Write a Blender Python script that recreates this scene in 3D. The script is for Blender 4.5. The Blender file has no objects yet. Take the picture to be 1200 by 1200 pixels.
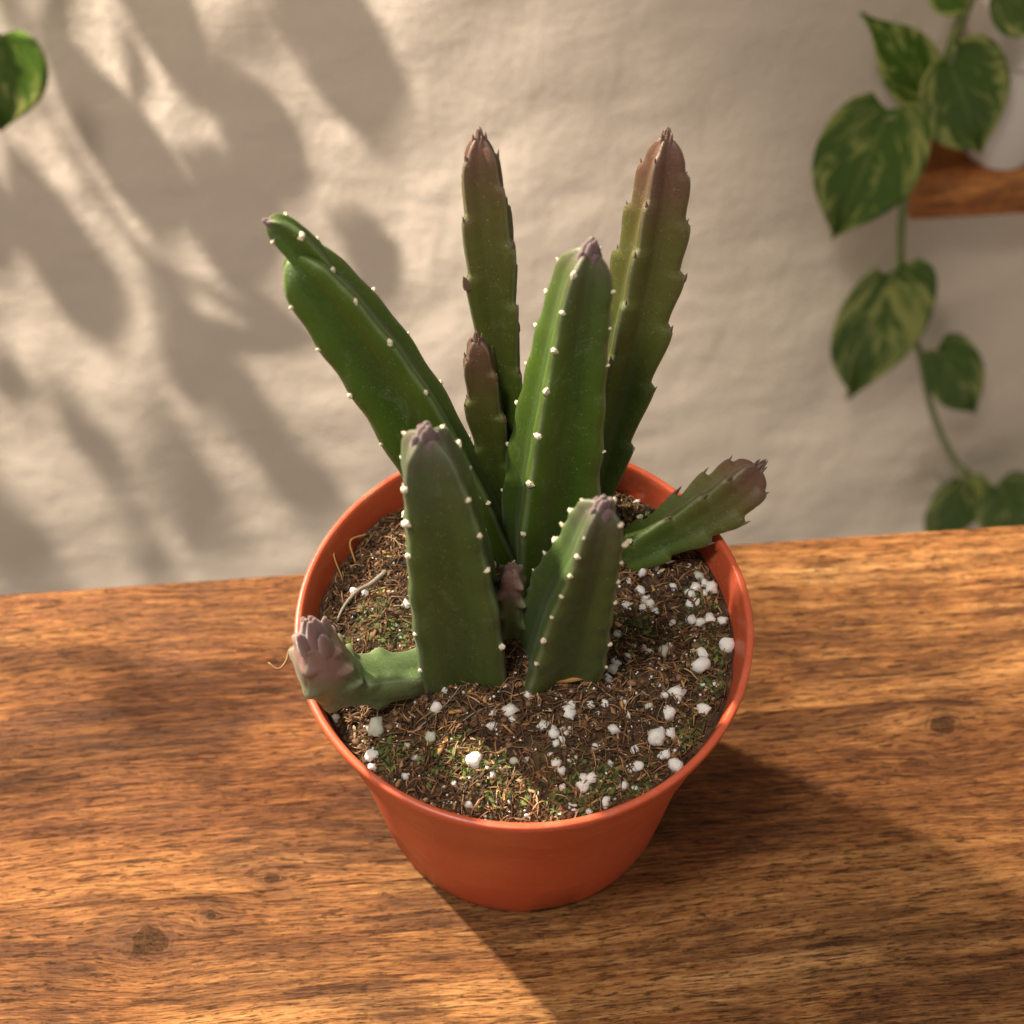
import bpy, math, random
import numpy as np
from mathutils import Vector, Matrix, Quaternion, noise

SC = bpy.context.scene
COL = SC.collection
rnd = random.Random(7)

# ------------------------------------------------------------------ camera
cam_d = bpy.data.cameras.new('camera')
cam = bpy.data.objects.new('camera', cam_d)
COL.objects.link(cam)
cam.location = (-0.00312, -0.21102, 0.4209)
cam.rotation_euler = (math.radians(90 - 53.3), 0, 0)
cam_d.sensor_width = 36
cam_d.lens = 52.276
cam_d.clip_start = 0.01
cam_d.clip_end = 50
cam_d.dof.use_dof = True
cam_d.dof.focus_distance = 0.385
cam_d.dof.aperture_fstop = 13.0
SC.camera = cam

# ------------------------------------------------------------------ world and lamps
world = bpy.data.worlds.new('World')
SC.world = world
world.use_nodes = True
bg = world.node_tree.nodes['Background']
bg.inputs[0].default_value = (1.0, 0.88, 0.76, 1)
bg.inputs[1].default_value = 0.33

def spot(name, loc, aim, energy, cone, blend, radius, col):
    d = bpy.data.lights.new(name, 'SPOT')
    d.energy = energy; d.spot_size = math.radians(cone); d.spot_blend = blend
    d.shadow_soft_size = radius; d.color = col
    o = bpy.data.objects.new(name, d); COL.objects.link(o)
    o.location = loc
    o.rotation_euler = (Vector(aim) - Vector(loc)).to_track_quat('-Z', 'Y').to_euler()
    return o
# spot added behind the wall, left: throws the pot's shadow to the right front
spot('back_key_light', (-1.00, 0.84, 1.10), (0.0, 0.0, 0.04), 470.0, 44, 0.4, 0.036, (1.0, 0.88, 0.70))
# light raking down the wall through the hanging leaves
spot('wall_light', (-0.45, 0.27, 0.55), (-0.29, 0.47, -0.36), 114.0, 66, 1.0, 0.007, (1.0, 0.91, 0.78))
ld = bpy.data.lights.new('overhead_fill', 'AREA'); ld.energy = 4.7; ld.size = 0.14; ld.color = (1, 0.93, 0.84)  # added overhead fill that brightens soil and stems, no source in view
lo = bpy.data.objects.new('overhead_fill', ld); COL.objects.link(lo)
lo.location = (-0.20, -0.20, 0.90)
lo.rotation_euler = (Vector((0, 0, 0.1)) - Vector(lo.location)).to_track_quat('-Z', 'Y').to_euler()

SC.view_settings.view_transform = 'Standard'
SC.view_settings.look = 'None'
SC.view_settings.exposure = 0
SC.view_settings.gamma = 1
SC.view_settings.use_curve_mapping = False
SC.cycles.use_denoising = True
SC.cycles.max_bounces = 8

PHI = math.radians(4.76)      # table and wall stand slightly turned
WALL = 0.5
RIM_Z, RIM_R = 0.0919, 0.06

# ------------------------------------------------------------------ measured places
STEMS = [
    ('front', [(-0.0157, -0.0108, 0.082, 0.0123), (-0.0162, -0.0105, 0.088, 0.0146), (-0.0172, -0.0091, 0.1148, 0.0145), (-0.0187, -0.0078, 0.1383, 0.0126), (-0.02, -0.007, 0.1552, 0.0104), (-0.021, -0.0065, 0.1639, 0.0087), (-0.0215, -0.0062, 0.1706, 0.0063), (-0.0217, -0.006, 0.1744, 0.0033)], (-0.635, -0.772, -0.017)),
    ('centre_tall', [(0.0059, 0.0152, 0.0823, 0.0116), (0.0066, 0.0163, 0.0881, 0.0139), (0.0069, 0.0202, 0.1106, 0.0147), (0.008, 0.0238, 0.1309, 0.0131), (0.0098, 0.0276, 0.1523, 0.0111), (0.012, 0.0316, 0.1752, 0.0086), (0.0131, 0.0329, 0.1826, 0.0075), (0.0139, 0.0338, 0.1875, 0.0057), (0.0144, 0.0343, 0.1904, 0.0036)], (-0.503, -0.84, 0.203)),
    ('back_left', [(-0.0003, 0.029, 0.0809, 0.005), (-0.0008, 0.0308, 0.0865, 0.0059), (-0.0027, 0.0366, 0.1042, 0.0065), (-0.0049, 0.0432, 0.1247, 0.0069), (-0.0072, 0.0506, 0.1474, 0.008), (-0.0086, 0.0568, 0.1665, 0.009), (-0.01, 0.0616, 0.1813, 0.0073), (-0.0106, 0.0642, 0.1894, 0.0058), (-0.0107, 0.0662, 0.1954, 0.0038)], (-0.691, -0.702, 0.17)),
    ('back_right', [(0.0161, 0.0344, 0.0793, 0.0064), (0.017, 0.0364, 0.0849, 0.0077), (0.0196, 0.0422, 0.1007, 0.0089), (0.0234, 0.0486, 0.1184, 0.01), (0.0283, 0.0564, 0.1398, 0.0108), (0.0318, 0.0637, 0.1599, 0.0103), (0.0336, 0.0688, 0.1736, 0.0086), (0.0343, 0.0721, 0.1828, 0.0064), (0.0345, 0.0744, 0.1892, 0.0041)], (-0.513, -0.777, 0.363)),
    ('left_lean', [(-0.0064, 0.0198, 0.0824, 0.0086), (-0.0092, 0.0205, 0.0876, 0.0102), (-0.0186, 0.0245, 0.116, 0.0115), (-0.0274, 0.0278, 0.1394, 0.0118), (-0.0357, 0.0305, 0.1583, 0.0112), (-0.041, 0.0319, 0.1684, 0.0106), (-0.0453, 0.0331, 0.1768, 0.0096), (-0.0495, 0.0341, 0.1839, 0.0081), (-0.0525, 0.0347, 0.1883, 0.0061)], (-0.54, -0.826, -0.163)),
    ('left_tip', [(-0.0438, 0.0343, 0.1788, 0.002), (-0.0468, 0.035, 0.184, 0.0041), (-0.0509, 0.0359, 0.19, 0.0046), (-0.0542, 0.0364, 0.1938, 0.0038), (-0.057, 0.0368, 0.1963, 0.0023)], (-0.446, -0.869, -0.214)),
    ('small_dark', [(-0.0034, 0.0298, 0.0806, 0.0036), (-0.0041, 0.0309, 0.0865, 0.0043), (-0.0059, 0.0334, 0.1008, 0.0051), (-0.0076, 0.0355, 0.1129, 0.0063), (-0.0099, 0.0383, 0.1287, 0.007), (-0.0109, 0.0405, 0.1411, 0.006), (-0.0112, 0.0416, 0.1477, 0.0047), (-0.0115, 0.0425, 0.1526, 0.0032)], (-0.683, -0.728, 0.05)),
    ('front_right', [(0.0077, -0.0102, 0.0825, 0.0115), (0.0084, -0.0108, 0.0884, 0.0137), (0.0098, -0.012, 0.103, 0.0131), (0.0118, -0.0138, 0.1231, 0.0113), (0.0147, -0.0158, 0.146, 0.0081), (0.0158, -0.0166, 0.1553, 0.0068), (0.0162, -0.0171, 0.1607, 0.0052), (0.0164, -0.0174, 0.1642, 0.0033)], (-0.558, -0.83, -0.004)),
    ('right_lying', [(0.0175, 0.0194, 0.084, 0.0053), (0.0226, 0.0213, 0.0865, 0.0063), (0.0284, 0.0228, 0.0884, 0.0072), (0.0376, 0.026, 0.0924, 0.0081), (0.0467, 0.0292, 0.0966, 0.0093), (0.0546, 0.0326, 0.101, 0.0097), (0.0599, 0.0356, 0.1047, 0.0081), (0.0632, 0.0377, 0.1075, 0.0055)], (-0.336, -0.288, 0.897)),
    ('tiny', [(-0.0028, -0.0053, 0.0828, 0.0028), (-0.0029, -0.0053, 0.0888, 0.0034), (-0.0031, -0.0053, 0.0996, 0.0044), (-0.0033, -0.0053, 0.1091, 0.0043), (-0.0035, -0.0053, 0.1178, 0.0036), (-0.0035, -0.0053, 0.1226, 0.0023)], (-0.742, -0.67, -0.017)),
    ('bent', [(-0.0241, -0.0127, 0.083, 0.0054), (-0.0269, -0.0154, 0.0885, 0.0064), (-0.0324, -0.0185, 0.0925, 0.0067), (-0.0396, -0.0213, 0.096, 0.0069), (-0.0448, -0.0228, 0.099, 0.0074), (-0.0479, -0.0246, 0.105, 0.008), (-0.0491, -0.0258, 0.113, 0.0074), (-0.0492, -0.0262, 0.121, 0.0054), (-0.0493, -0.0265, 0.128, 0.0026)], (0.0, -0.5, 0.87)),
]
PERLITE = [
    (0.0324,0.0437,0.0027), (0.0325,0.0178,0.0033), (0.0477,0.0182,0.0035), (0.0466,0.0135,0.0033), (0.045,0.0116,0.0028),
    (0.051,0.0146,0.0037), (0.0338,0.0078,0.003), (0.0318,0.0062,0.0023), (0.0315,0.0124,0.0028), (0.0449,0.0037,0.0032),
    (0.0472,0.0032,0.0032), (0.0499,0.0044,0.0032), (0.0534,0.0042,0.0028), (0.0542,-0.0027,0.0036), (0.0468,-0.0056,0.0036),
    (0.0465,-0.0095,0.0047), (0.0368,-0.0069,0.0029), (0.023,-0.0133,0.0033), (0.0057,-0.0157,0.0029), (0.0395,-0.0187,0.0042),
    (0.0462,-0.0227,0.0033), (0.0369,-0.0253,0.0037), (0.0319,-0.0232,0.0022), (0.0114,-0.0262,0.0035), (0.0121,-0.0243,0.0022),
    (-0.0038,-0.0266,0.0037), (-0.0031,-0.0289,0.0017), (-0.0079,-0.0272,0.0017), (0.001,-0.022,0.0026), (0.0046,-0.0304,0.0026),
    (0.0074,-0.032,0.0032), (0.0093,-0.0337,0.0019), (0.0078,-0.035,0.0021), (0.0096,-0.0306,0.0013), (0.0169,-0.0246,0.0022),
    (0.0361,-0.02,0.0022), (0.0337,-0.0313,0.0048), (0.0371,-0.0297,0.003), (0.0357,-0.0358,0.0028), (0.0279,-0.0348,0.0024),
    (0.0226,-0.0305,0.003), (0.0213,-0.0389,0.0019), (0.0177,-0.0352,0.0017), (0.0094,-0.0413,0.0026), (0.0145,-0.0445,0.0034),
    (0.0167,-0.0428,0.0028), (0.016,-0.0466,0.0015), (0.0202,-0.0485,0.0028), (0.0245,-0.0447,0.0023), (0.0284,-0.0392,0.0026),
    (0.0382,-0.0384,0.0043), (-0.008,-0.0424,0.0021), (-0.0093,-0.0409,0.0015), (0.0065,-0.0379,0.0015), (0.0094,-0.0451,0.0017),
    (0.0007,-0.0522,0.0015), (0.0159,-0.0507,0.0019), (0.0382,-0.0343,0.0013), (-0.0165,-0.0164,0.0037), (-0.0132,-0.017,0.0018),
    (-0.0223,-0.0255,0.0033), (-0.0236,-0.0322,0.003), (-0.0297,-0.0338,0.0019), (-0.0274,-0.0373,0.0019), (-0.0385,-0.036,0.003),
    (-0.0382,-0.0389,0.0024), (-0.0299,-0.0414,0.0019), (-0.0176,-0.0436,0.0017), (-0.038,-0.0289,0.0044), (-0.0485,-0.0241,0.0024),
    (-0.0125,-0.0388,0.0043), (-0.0082,-0.0422,0.0021), (-0.0091,-0.0411,0.0015), (-0.0458,0.0128,0.003), (-0.0427,0.0115,0.0025),
    (-0.031,0.0058,0.0027), (-0.0337,0.0007,0.0016), (-0.0327,-0.0024,0.0014), (-0.0202,-0.021,0.0018), (0.0186,-0.0266,0.0015),
    (0.0263,-0.0262,0.0017), (0.0287,-0.0066,0.0016), (-0.0054,0.011,0.0023), (-0.0003,0.0174,0.0019),
]
SHELF_LEAVES = [
    ((0.2204, 0.4599, -0.0911), (0.1839, 0.4749, -0.0543), 0.0335),
    ((0.2263, 0.4453, -0.0637), (0.2733, 0.4718, -0.1507), 0.0484),
    ((0.1987, 0.438, -0.0922), (0.1908, 0.4614, -0.2108), 0.0541),
    ((0.236, 0.4712, -0.2463), (0.2406, 0.4866, -0.3901), 0.0617),
    ((0.2903, 0.4858, -0.33), (0.3438, 0.5023, -0.4208), 0.0386),
    ((0.3459, 0.4954, -0.4892), (0.3508, 0.5064, -0.6015), 0.0436),
    ((0.3782, 0.4981, -0.4992), (0.4441, 0.5141, -0.6189), 0.052),
    ((0.2415, 0.4516, -0.0262), (0.2843, 0.4762, -0.0584), 0.0346),
    ((0.2294, 0.4506, -0.0304), (0.2138, 0.4704, -0.0141), 0.0348),
]
SHELF_VINE = [(0.2604, 0.4732, -0.0397), (0.2335, 0.4509, -0.0208), (0.2293, 0.4506, -0.0354), (0.2274, 0.4504, -0.0569), (0.2243, 0.4502, -0.1053), (0.2284, 0.4656, -0.164), (0.241, 0.4766, -0.2324), (0.2567, 0.483, -0.2843), (0.2785, 0.4898, -0.337), (0.303, 0.4969, -0.4038), (0.3382, 0.4998, -0.4704), (0.3767, 0.503, -0.5078), (0.4207, 0.5067, -0.5419)]
LEFT_LEAF = ((-0.2569, 0.4201, -0.031), (-0.2779, 0.4284, -0.0993), 0.0415)
SHADE_LEAVES = [
    ((-0.3087, 0.1842, 0.22), (-0.257, 0.1995, 0.22), 0.0158),
    ((-0.3446, 0.2005, 0.22), (-0.3031, 0.2057, 0.22), 0.0117),
    ((-0.3455, 0.166, 0.22), (-0.3066, 0.1722, 0.22), 0.0144),
    ((-0.3203, 0.2059, 0.22), (-0.2895, 0.184, 0.22), 0.0103),
    ((-0.2993, 0.4069, 0.1674), (-0.2684, 0.4094, 0.1414), 0.0284),
    ((-0.3188, 0.4052, 0.1747), (-0.3256, 0.4047, 0.1344), 0.0124),
    ((-0.3249, 0.4047, 0.1495), (-0.2894, 0.4077, 0.0425), 0.0301),
    ((-0.2996, 0.4068, 0.1564), (-0.2987, 0.4069, 0.1105), 0.0080),
    ((-0.2761, 0.4088, 0.1256), (-0.2402, 0.4118, 0.0785), 0.0309),
    ((-0.2951, 0.4033, 0.1125), (-0.2626, 0.406, 0.0416), 0.0411),
    ((-0.3648, 0.3859, 0.1604), (-0.3495, 0.3872, 0.0531), 0.0267),
    ((-0.3412, 0.3762, 0.1519), (-0.3277, 0.3773, 0.0566), 0.0229),
    ((-0.3978, 0.3754, 0.098), (-0.3937, 0.3757, 0.0615), 0.0151),
    ((-0.3925, 0.3642, 0.1331), (-0.3738, 0.3657, 0.0684), 0.0145),
    ((-0.3703, 0.3543, 0.1721), (-0.3683, 0.3545, 0.0839), 0.0212),
    ((-0.3415, 0.3645, 0.131), (-0.3066, 0.3674, 0.0649), 0.0203),
    ((-0.4299, 0.3494, 0.1516), (-0.4249, 0.3498, 0.0741), 0.0248),
    ((-0.2478, 0.4112, 0.1671), (-0.2001, 0.4151, 0.1117), 0.0383),
    ((-0.2503, 0.4032, 0.0917), (-0.2235, 0.4054, 0.0485), 0.0252),
    ((-0.3828, 0.396, 0.1439), (-0.3684, 0.3972, 0.0417), 0.0313),
    ((-0.3908, 0.3526, 0.1258), (-0.3842, 0.3532, 0.0744), 0.0156),
    ((-0.3255, 0.3775, 0.1036), (-0.3097, 0.3788, 0.063), 0.0129),
]
KNOTS = {1: [(0.1353, 0.0066, 0.0042), (-0.0774, -0.0272, 0.0022)], 2: [(-0.1125, -0.0436, 0.0056), (-0.095, -0.0375, 0.0014)]}

# ------------------------------------------------------------------ helpers
def mesh_obj(name, verts, faces, mat, parent=None, smooth=True):
    me = bpy.data.meshes.new(name)
    me.from_pydata([tuple(v) for v in verts], [], [tuple(f) for f in faces])
    me.update()
    if smooth:
        me.polygons.foreach_set('use_smooth', [True] * len(me.polygons))
    if mat is not None:
        me.materials.append(mat)
    o = bpy.data.objects.new(name, me)
    COL.objects.link(o)
    o.parent = parent
    return o

def share(name, me, parent, mtx):
    o = bpy.data.objects.new(name, me)
    COL.objects.link(o)
    o.parent = parent
    o.matrix_local = mtx
    return o

def empty(name, loc=(0, 0, 0)):
    o = bpy.data.objects.new(name, None)
    o.empty_display_size = 0.02
    COL.objects.link(o); o.location = loc
    return o

def tag(o, label=None, cat=None, kind=None, group=None):
    if label: o['label'] = label
    if cat: o['category'] = cat
    if kind: o['kind'] = kind
    if group: o['group'] = group
    return o

def attr(o, name, vals):
    a = o.data.attributes.new(name, 'FLOAT', 'POINT')
    a.data.foreach_set('value', np.asarray(vals, dtype=np.float32))

def catmull(P, n):
    P = np.asarray(P, float)
    Q = np.vstack([2 * P[0] - P[1], P, 2 * P[-1] - P[-2]])
    seg = len(P) - 1
    out = []
    for i in range(n):
        u = i / (n - 1) * seg
        k = min(int(u), seg - 1); t = u - k
        a, b, c, d = Q[k:k + 4]
        out.append(0.5 * (2 * b + (c - a) * t + (2 * a - 5 * b + 4 * c - d) * t * t + (3 * b - a - 3 * c + d) * t ** 3))
    return np.array(out)

def resample(P, n):
    L = np.concatenate([[0], np.cumsum(np.linalg.norm(np.diff(P[:, :3], axis=0), axis=1))])
    s = np.linspace(0, L[-1], n)
    return np.stack([np.interp(s, L, P[:, k]) for k in range(P.shape[1])], 1), L[-1]

def tube(P, r0, r1=None, sides=6, n=24):
    """swept tube: verts, faces"""
    r1 = r0 if r1 is None else r1
    P, _ = resample(catmull(P, n * 2), n)
    T = np.gradient(P, axis=0); T /= np.linalg.norm(T, axis=1)[:, None]
    e = np.cross(T[0], (0.3, 0.2, 0.9)); e /= np.linalg.norm(e)
    V, F = [], []
    for i in range(n):
        e = e - T[i] * (e @ T[i]); e /= np.linalg.norm(e)
        b = np.cross(T[i], e)
        r = r0 + (r1 - r0) * i / (n - 1)
        for k in range(sides):
            a = 2 * math.pi * k / sides
            V.append(P[i] + r * (math.cos(a) * e + math.sin(a) * b))
    for i in range(n - 1):
        for k in range(sides):
            k2 = (k + 1) % sides
            F.append((i * sides + k, i * sides + k2, (i + 1) * sides + k2, (i + 1) * sides + k))
    F.append(tuple(range(sides))[::-1]); F.append(tuple((n - 1) * sides + k for k in range(sides)))
    return V, F

# ------------------------------------------------------------------ node helpers
class NT:
    def __init__(s, name):
        s.m = bpy.data.materials.new(name); s.m.use_nodes = True
        s.t = s.m.node_tree; s.b = s.t.nodes['Principled BSDF']
    def n(s, kind, **kw):
        nd = s.t.nodes.new(kind)
        for k, v in kw.items(): setattr(nd, k, v)
        return nd
    def l(s, a, b): s.t.links.new(a, b)
    def put(s, sock, v):
        if hasattr(v, 'is_output') or isinstance(v, bpy.types.NodeSocket): s.l(v, sock)
        else: sock.default_value = v
    def math(s, op, a, b=0.0, clamp=False):
        nd = s.n('ShaderNodeMath', operation=op, use_clamp=clamp)
        s.put(nd.inputs[0], a); s.put(nd.inputs[1], b)
        return nd.outputs[0]
    def coord(s, kind='Object', scale=(1, 1, 1), rot=(0, 0, 0), loc=(0, 0, 0)):
        tc = s.n('ShaderNodeTexCoord'); mp = s.n('ShaderNodeMapping')
        s.l(tc.outputs[kind], mp.inputs[0])
        mp.inputs['Scale'].default_value = scale; mp.inputs['Rotation'].default_value = rot
        mp.inputs['Location'].default_value = loc
        return mp.outputs[0]
    def noise(s, vec, scale, detail=4, rough=0.55, dist=0.0):
        nd = s.n('ShaderNodeTexNoise')
        s.l(vec, nd.inputs['Vector']); nd.inputs['Scale'].default_value = scale
        nd.inputs['Detail'].default_value = detail; nd.inputs['Roughness'].default_value = rough
        nd.inputs['Distortion'].default_value = dist
        return nd.outputs[0]
    def ramp(s, fac, stops):
        nd = s.n('ShaderNodeValToRGB'); s.l(fac, nd.inputs[0])
        e = nd.color_ramp.elements
        while len(e) < len(stops): e.new(0.5)
        for el, (p, c) in zip(e, stops):
            el.position = p; el.color = c if len(c) == 4 else (*c, 1)
        return nd.outputs[0]
    def mix(s, fac, a, b, mode='MIX'):
        nd = s.n('ShaderNodeMix', data_type='RGBA', blend_type=mode)
        s.put(nd.inputs[0], fac)
        for sk, v in ((nd.inputs[6], a), (nd.inputs[7], b)):
            if isinstance(v, tuple) and len(v) == 3: v = (*v, 1)
            s.put(sk, v)
        return nd.outputs[2]
    def attr(s, name):
        nd = s.n('ShaderNodeAttribute', attribute_name=name)
        return nd.outputs['Fac']
    def objrand(s):
        return s.n('ShaderNodeObjectInfo').outputs['Random']
    def bump(s, height, strength, dist, prev=None):
        nd = s.n('ShaderNodeBump'); s.l(height, nd.inputs['Height'])
        nd.inputs['Strength'].default_value = strength; nd.inputs['Distance'].default_value = dist
        if prev is not None: s.l(prev, nd.inputs['Normal'])
        return nd.outputs[0]
    def done(s, col=None, rough=0.5, normal=None, **kw):
        if col is not None:
            if isinstance(col, tuple) and len(col) == 3: col = (*col, 1)
            s.put(s.b.inputs['Base Color'], col)
        s.put(s.b.inputs['Roughness'], rough)
        if normal is not None: s.l(normal, s.b.inputs['Normal'])
        for k, v in kw.items(): s.put(s.b.inputs[k.replace('_', ' ')], v)
        return s.m

# ------------------------------------------------------------------ materials
def m_wall():
    k = NT('plaster')
    v = k.coord()
    big = k.noise(v, 5, 3)
    mid = k.noise(v, 32, 5, 0.6, 0.3)
    fine = k.noise(v, 230, 5, 0.65)
    vs = k.coord(scale=(1, 1, 0.45), rot=(0, 0.6, 0))
    trowel = k.noise(vs, 26, 3, 0.5, 0.8)
    c = k.mix(k.math('MULTIPLY', big, 1.0), (0.72, 0.60, 0.485), (0.80, 0.685, 0.56))
    c = k.mix(k.math('MULTIPLY', mid, 0.25), c, (0.66, 0.545, 0.43))
    b = k.bump(trowel, 0.35, 0.004)
    b = k.bump(mid, 0.6, 0.0036, b)
    b = k.bump(fine, 0.6, 0.0013, b)
    return k.done(c, 0.9, b)

def m_wood(name, tone, knots, seed):
    k = NT(name)
    tc = k.n('ShaderNodeTexCoord').outputs['Object']
    def mapped(src, scale, loc=(0, 0, 0)):
        mp = k.n('ShaderNodeMapping'); k.l(src, mp.inputs[0])
        mp.inputs['Scale'].default_value = scale; mp.inputs['Location'].default_value = loc
        return mp.outputs[0]
    # the grain bends round each knot
    xyz = k.n('ShaderNodeSeparateXYZ'); k.l(tc, xyz.inputs[0])
    yy = xyz.outputs[1]; knotmask = None; ringmask = None; rim_ = None
    for (kx, ky, kr) in knots:
        dx = k.math('MULTIPLY', k.math('SUBTRACT', xyz.outputs[0], kx), 0.72)
        dy = k.math('SUBTRACT', xyz.outputs[1], ky)
        wob = k.math('MULTIPLY', k.math('SUBTRACT', k.noise(mapped(tc, (1, 1, 1), (kx, ky, seed)), 260, 3), 0.5), kr * 0.75)
        d = k.math('ADD', k.math('SQRT', k.math('ADD', k.math('MULTIPLY', dx, dx), k.math('MULTIPLY', dy, dy))), wob)
        g = k.math('POWER', 2.718, k.math('MULTIPLY', k.math('DIVIDE', d, -kr * 1.9), 1.0))
        yy = k.math('SUBTRACT', yy, k.math('MULTIPLY', k.math('MULTIPLY', g, dy), 0.85))
        m = k.math('SUBTRACT', 1.0, k.math('DIVIDE', k.math('SUBTRACT', d, kr * 0.55), kr * 0.26), True)
        ring = k.math('SUBTRACT', 1.0, k.math('MULTIPLY', k.math('ABSOLUTE', k.math('SUBTRACT', d, kr * 0.95)), 5.0 / kr), True)
        rm = k.math('SUBTRACT', 1.0, k.math('MULTIPLY', k.math('ABSOLUTE', k.math('SUBTRACT', d, kr * 0.68)), 13.0 / kr), True)
        rim_ = rm if rim_ is None else k.math('MAXIMUM', rim_, rm)
        halo = k.math('SUBTRACT', 1.0, k.math('DIVIDE', d, kr * 2.6), True)
        knotmask = m if knotmask is None else k.math('MAXIMUM', knotmask, m)
        rr = k.math('MAXIMUM', ring, k.math('MULTIPLY', halo, 0.85))
        ringmask = rr if ringmask is None else k.math('MAXIMUM', ringmask, rr)
    cb = k.n('ShaderNodeCombineXYZ')
    k.l(xyz.outputs[0], cb.inputs[0]); k.l(yy, cb.inputs[1]); k.l(xyz.outputs[2], cb.inputs[2])
    p = cb.outputs[0]
    off = (seed * 3.7, seed * 1.3, seed)
    # low-frequency sway
    sway = k.noise(mapped(p, (4, 9, 1), off), 1.0, 2)
    addv = k.n('ShaderNodeVectorMath', operation='MULTIPLY_ADD')
    cs = k.n('ShaderNodeCombineXYZ'); k.l(k.math('SUBTRACT', sway, 0.5), cs.inputs[1])
    k.l(cs.outputs[0], addv.inputs[0]); addv.inputs[1].default_value = (0, 0.02, 0); k.l(p, addv.inputs[2])
    p = addv.outputs[0]
    wide = k.noise(mapped(p, (2.2, 11, 11), (seed * 2, 7, seed)), 1.0, 4, 0.6, 0.4)
    def con(x, lo, hi):
        m = k.n('ShaderNodeMapRange'); k.l(x, m.inputs[0]); m.inputs[1].default_value = lo; m.inputs[2].default_value = hi
        return m.outputs[0]
    band = con(k.noise(mapped(p, (3.0, 34, 34), off), 1.0, 4, 0.6, 0.5), 0.28, 0.72)
    grain = con(k.noise(mapped(p, (22, 420, 420), off), 1.0, 7, 0.72, 0.25), 0.30, 0.70)
    fine = con(k.noise(mapped(p, (110, 2400, 2400), off), 1.0, 4, 0.75, 0.2), 0.32, 0.68)
    blot = k.noise(mapped(p, (13, 42, 42), (seed, 2, seed)), 1.0, 7, 0.70, 0.7)
    crack = k.noise(mapped(p, (60, 950, 950), (seed, 5, 0)), 1.0, 5, 0.72, 0.9)
    pore = k.noise(mapped(p, (170, 2500, 2500), (seed, 9, 0)), 1.0, 3, 0.7, 0.3)
    f = k.math('ADD', k.math('MULTIPLY', band, 0.38), k.math('ADD', k.math('MULTIPLY', grain, 0.34), k.math('MULTIPLY', fine, 0.28)))
    c = k.ramp(f, [(0.18, (0.055, 0.019, 0.007)), (0.36, (0.155, 0.057, 0.018)), (0.53, (0.315, 0.130, 0.040)), (0.68, (0.47, 0.225, 0.076)), (0.86, (0.66, 0.37, 0.150))])
    dark = k.ramp(blot, [(0.46, (0, 0, 0)), (0.53, (0.6,) * 3), (0.62, (1.0,) * 3)])
    dk = k.math('MULTIPLY', dark, k.math('SUBTRACT', 1.25, grain), True)
    c = k.mix(k.math('MULTIPLY', dk, 0.85), c, (0.070, 0.029, 0.012))
    cr = k.ramp(crack, [(0.38, (1,) * 3), (0.42, (0,) * 3)])
    c = k.mix(k.math('MULTIPLY', cr, 0.85), c, (0.050, 0.020, 0.009))
    po = k.ramp(pore, [(0.38, (1,) * 3), (0.43, (0,) * 3)])
    c = k.mix(k.math('MULTIPLY', po, 0.85), c, (0.055, 0.022, 0.010))
    if knotmask is not None:
        c = k.mix(k.math('MULTIPLY', ringmask, k.math('ADD', k.math('MULTIPLY', grain, 0.7), 0.35), True), c, (0.07, 0.028, 0.012))
        kn = k.noise(mapped(tc, (1, 1, 1)), 700, 4, 0.7, 2.0)
        kc = k.ramp(kn, [(0.36, (0.014, 0.007, 0.004)), (0.62, (0.095, 0.055, 0.032))])
        c = k.mix(k.math('MULTIPLY', knotmask, 0.8), c, kc)
        c = k.mix(k.math('MULTIPLY', k.math('MULTIPLY', rim_, kn), 1.2, True), c, (0.018, 0.008, 0.004))
    c = k.mix(con(wide, 0.40, 0.66), c, k.mix(1.0, c, (0.60, 0.52, 0.46), 'MULTIPLY'))
    c = k.mix(1.0, c, tone, 'MULTIPLY')
    b = k.bump(grain, 0.35, 0.0008)
    b = k.bump(fine, 0.40, 0.0005, b)
    b = k.bump(k.math('SUBTRACT', 1.0, k.math('MAXIMUM', cr, po)), 0.7, 0.0007, b)
    ro = k.math('ADD', k.math('MULTIPLY', grain, 0.25), 0.42)
    spec = 0.16
    if knotmask is not None:
        ro = k.math('ADD', ro, k.math('MULTIPLY', knotmask, 0.4), True)
        spec = k.math('SUBTRACT', 0.16, k.math('MULTIPLY', knotmask, 0.12))
    return k.done(c, ro, b, Specular_IOR_Level=spec)

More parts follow.
